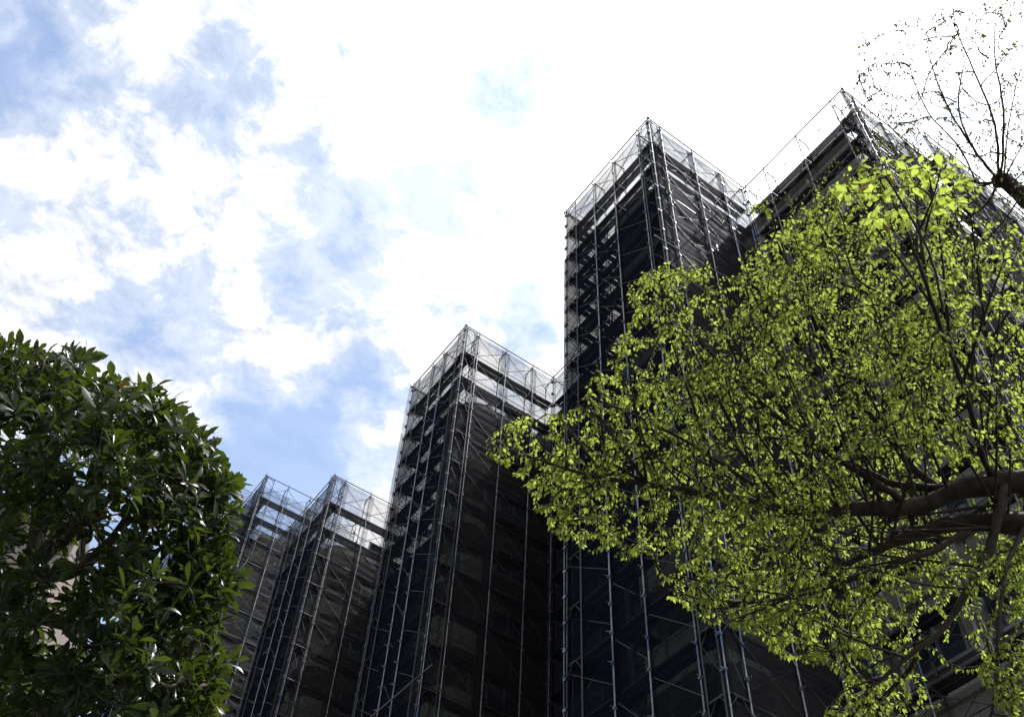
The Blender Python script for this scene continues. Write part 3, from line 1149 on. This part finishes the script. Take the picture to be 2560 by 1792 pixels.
tg = np.vstack([sample(OUT_R, 4700, dep_r, rej_r),
                sample([(2190, 1500), (2240, 1430), (2330, 1390), (2330, 1640), (2270, 1640), (2230, 1560)], 110, lambda x, y: random.uniform(3.9, 4.4)),
                sample([(1668, 470), (1675, 425), (1700, 420), (1715, 465), (1690, 485)], 7, lambda x, y: random.uniform(4.3, 4.5))])
N, load, tw, T = grow(near_limbs, tg, .05, .010)
o = link('twig', twig_mesh(N, load, tw, .0016, .42, 4).mesh('twig', M_BARKR, True), tr)
o['kind'] = 'stuff'
B, D, U, Ls, Ws = alternate_leaves(N, tw, T, .0088, .85, .0245, 1.5)
link('crown', leaves_mesh('crown', OVATE, B, D, U, Ls, Ws, M_LEAFR), tr)
print('right leaves', len(B))

# near, larger leaves on one sprig
NEARC = [(1870, 400), (1960, 350), (2080, 335), (2130, 340), (2180, 420), (2150, 470), (2080, 470), (1990, 520), (1900, 500)]
ns = limb(tr, [pt(2115, 700, 4.25), pt(2095, 600, 3.6), pt(2060, 520, 3.3), pt(2020, 450, 3.1), pt(1985, 395, 3.0)], .006, .003, M_BARKR, 'sprig')
ns2 = limb(tr, [pt(2060, 520, 3.3), pt(2090, 450, 3.2), pt(2110, 380, 3.1)], .004, .002, M_BARKR, 'sprig')
N, load, tw, T = grow([ns, ns2], sample(NEARC, 40, lambda x, y: random.uniform(3.1, 3.9)), .04, .006)
o = link('twig', twig_mesh(N, load, tw, .0012, .4, 4).mesh('twig', M_BARKR, True), tr)
o['kind'] = 'stuff'
B, D, U, Ls, Ws = alternate_leaves(N, tw, T, .024, .8, .044, .9)
link('crown', leaves_mesh('crown', OVATE, B, D, U, Ls, Ws, M_LEAFR), tr)

# upper limb: thin straight shoots with small young leaves against the sky
knob = pt(2238, 405, 7.9)
shoots = [[(2238, 405), (2190, 410), (2090, 365), (2010, 300), (1955, 225), (1930, 190)], [(2238, 405), (2180, 330), (2120, 230), (2085, 130), (2075, 60)],
          [(2240, 400), (2230, 280), (2180, 150), (2140, 60), (2110, -30)], [(2245, 400), (2250, 250), (2230, 120), (2235, -20)], [(2250, 402), (2262, 280), (2290, 150), (2330, 60)],
          [(2250, 405), (2290, 330), (2340, 260)], [(2238, 405), (2140, 440), (2050, 470), (1960, 430), (1880, 390), (1800, 400)], [(2190, 410), (2150, 330), (2080, 250), (2040, 150), (2030, 60)],
          [(2240, 410), (2200, 470), (2100, 520), (2000, 560), (1900, 560), (1800, 540)], [(2290, 440), (2230, 520), (2160, 600), (2080, 680), (1960, 720)],
          [(2090, 365), (2010, 350), (1940, 370), (1850, 420)], [(2260, 420), (2300, 380), (2340, 330)], [(2180, 330), (2150, 250), (2160, 150), (2200, 40)]]
fl_ = []
for i, s in enumerate(shoots):
    n = len(s)
    fl_.append(limb(tr, [pt(x, y, 7.9 + .25 * math.sin(i * 2.1) * k / n) for k, (x, y) in enumerate(s)], .0105 if i in (0, 1, 2, 3, 6, 8) else .007, .0016, M_BARKR, 'branch'))
SKYR = [(1890, 185), (1930, 70), (2060, 40), (2180, -20), (2330, -20), (2330, 440), (2220, 460), (2100, 370), (1990, 330), (1905, 260)]
MIDR = [(1760, 400), (1880, 330), (1960, 300), (2120, 380), (2320, 460), (2320, 700), (2100, 760), (1900, 740), (1690, 640), (1700, 500)]
tg = np.vstack([sample(SKYR, 760, lambda x, y: random.uniform(7.4, 8.5)), sample(MIDR, 520, lambda x, y: random.uniform(7.3, 8.6))])
N, load, tw, T = grow(fl_, tg, .07, .004, 1.6)
o = link('twig', twig_mesh(N, load, tw, .0015, .36, 4).mesh('twig', M_BARKR, True), tr)
o['kind'] = 'stuff'
B, D, U, Ls, Ws = alternate_leaves(N, tw, T, .034, .85, .0265, 1.6)
link('crown', leaves_mesh('crown', OVATE, B, D, U, Ls, Ws, M_LEAFY), tr)

# ---- left tree: broadleaf evergreen, leaves in whorls at the shoot tips
tl = thing('tree', 'dark glossy evergreen broadleaf tree with rounded crown beside the farthest pale scaffold', 'tree')
b0 = pt(-60, 1420, 6.2)
limb(tl, [Vector((b0.x - .35, b0.y + .15, 0)), Vector((b0.x - .3, b0.y + .1, 1.6)), Vector((b0.x - .12, b0.y + .05, b0.z - .6)), b0, pt(30, 1350, 6.1)], .15, .085, M_BARKL, 'trunk')
L_ = []
for pts_, r0, r1 in [
    ([(30, 1350, 6.1), (75, 1270, 6.0), (112, 1226, 5.9), (175, 1178, 5.8), (205, 1090, 5.7), (230, 980, 5.6), (250, 890, 5.5)], .062, .012),
    ([(50, 1330, 6.05), (110, 1290, 6.0), (160, 1285, 5.8), (237, 1226, 5.6), (310, 1127, 5.4), (380, 1060, 5.2), (450, 1010, 5.1)], .042, .009),
    ([(75, 1270, 6.0), (85, 1150, 6.1), (80, 1000, 6.1), (100, 880, 6.0), (110, 800, 6.0)], .045, .010),
    ([(30, 1350, 6.1), (-20, 1200, 6.2), (-30, 1000, 6.2), (10, 850, 6.1)], .05, .010),
    ([(40, 1370, 6.0), (150, 1400, 5.7), (260, 1410, 5.4), (360, 1370, 5.2), (450, 1300, 5.0), (500, 1250, 5.0)], .036, .008),
    ([(0, 1400, 6.1), (90, 1500, 5.6), (200, 1540, 5.3), (330, 1500, 5.0), (450, 1440, 4.9)], .036, .008),
    ([(0, 1420, 6.1), (60, 1580, 5.5), (160, 1660, 5.2), (330, 1640, 5.0), (440, 1580, 4.9)], .030, .008),
    ([(237, 1226, 5.6), (330, 1240, 5.3), (430, 1190, 5.1), (500, 1130, 5.0)], .020, .006),
    ([(175, 1178, 5.8), (270, 1090, 5.6), (350, 990, 5.4), (400, 930, 5.3)], .022, .006),
]:
    L_.append(limb(tl, [pt(*q) for q in pts_], r0, r1, M_BARKL))
OUT_L = [(-40, 735), (30, 748), (80, 760), (120, 785), (180, 800), (250, 830), (330, 850), (390, 890), (425, 925), (455, 965), (500, 1000), (525, 1040), (532, 1075), (500, 1120),
         (515, 1150), (535, 1190), (535, 1250), (520, 1300), (520, 1340), (505, 1390), (515, 1430), (510, 1490), (480, 1545), (470, 1660), (-40, 1660)]
GAPS = [(185, 1225, 45, 35), (235, 1200, 40, 22), (165, 1310, 50, 28), (120, 1330, 34, 30), (245, 1395, 34, 22), (60, 1225, 60, 26), (20, 1250, 40, 40), (275, 1165, 25, 25), (300, 1085, 14, 10),
        (120, 1265, 40, 20), (225, 1420, 30, 18), (215, 1280, 40, 14)]


_pl = [(random.uniform(0, 6.28), random.uniform(-1, 1), random.uniform(-1, 1)) for _ in range(7)]


def rej_l(x, y):
    q = sum(math.sin((x * a + y * b) / 26.0 + p) for p, a, b in _pl) / 7 ** .5
    if q < random.uniform(-1.5, .35):
        return True
    for dx, dy in ((22, 0), (0, -22), (16, -16)):
        if not inside(OUT_L, x + dx, y + dy) and q < .35:
            return True
    for gx, gy, a, b in GAPS:
        if ((x - gx) / (a * .85 + 4)) ** 2 + ((y - gy) / (b * .85 + 4)) ** 2 < 1:
            return True
    return False


def dep_l(x, y):
    m = 5.75 - .75 * min(1, max(0, x / 500))
    edge = min(1.0, max(.15, (540 - x) / 260)) * min(1.0, max(.2, (y - 730) / 200))
    return m + random.uniform(-1.0, .8) * edge


tg = sample(OUT_L, 1200, dep_l, rej_l)
N, load, tw, T = grow(L_, tg, .06, .010)
o = link('twig', twig_mesh(N, load, tw, .0022, .42, 5).mesh('twig', M_BARKL, True), tl)
o['kind'] = 'stuff'
B, D, U, Ls, Ws = [], [], [], [], []
for j, ids in tw:
    spots = [(N[ids[-1]], T[ids[-1]], 1.0)]
    if len(ids) > 4 and random.random() < .7:
        q = ids[int(len(ids) * .6)]
        spots.append((N[q], T[q], .8))
    for p, t, k in spots:
        ax = t * .75 + np.array([0, 0, .65]) + rng.normal(0, .25, 3)
        ax /= np.linalg.norm(ax)
        e1 = np.cross(ax, [0.3, .5, .8]); e1 /= np.linalg.norm(e1)
        e2 = np.cross(ax, e1)
        n = random.randint(7, 11)
        ph = random.uniform(0, 6.28)
        for i in range(n):
            a = ph + 2.4 * i
            th = math.radians(random.uniform(38, 100) if i < n - 2 else random.uniform(10, 40))
            rad = e1 * math.cos(a) + e2 * math.sin(a)
            dv = ax * math.cos(th) + rad * math.sin(th)
            B.append(p + ax * random.uniform(-.03, .012) + dv * .012)
            D.append(dv)
            U.append(ax * math.sin(th) - rad * math.cos(th) + rng.normal(0, .18, 3))
            Ls.append(random.uniform(.055, .104) * k)
            Ws.append(random.uniform(.9, 1.2))
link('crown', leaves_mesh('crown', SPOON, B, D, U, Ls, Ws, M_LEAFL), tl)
print('left leaves', len(B), 'objects', len(S.objects))
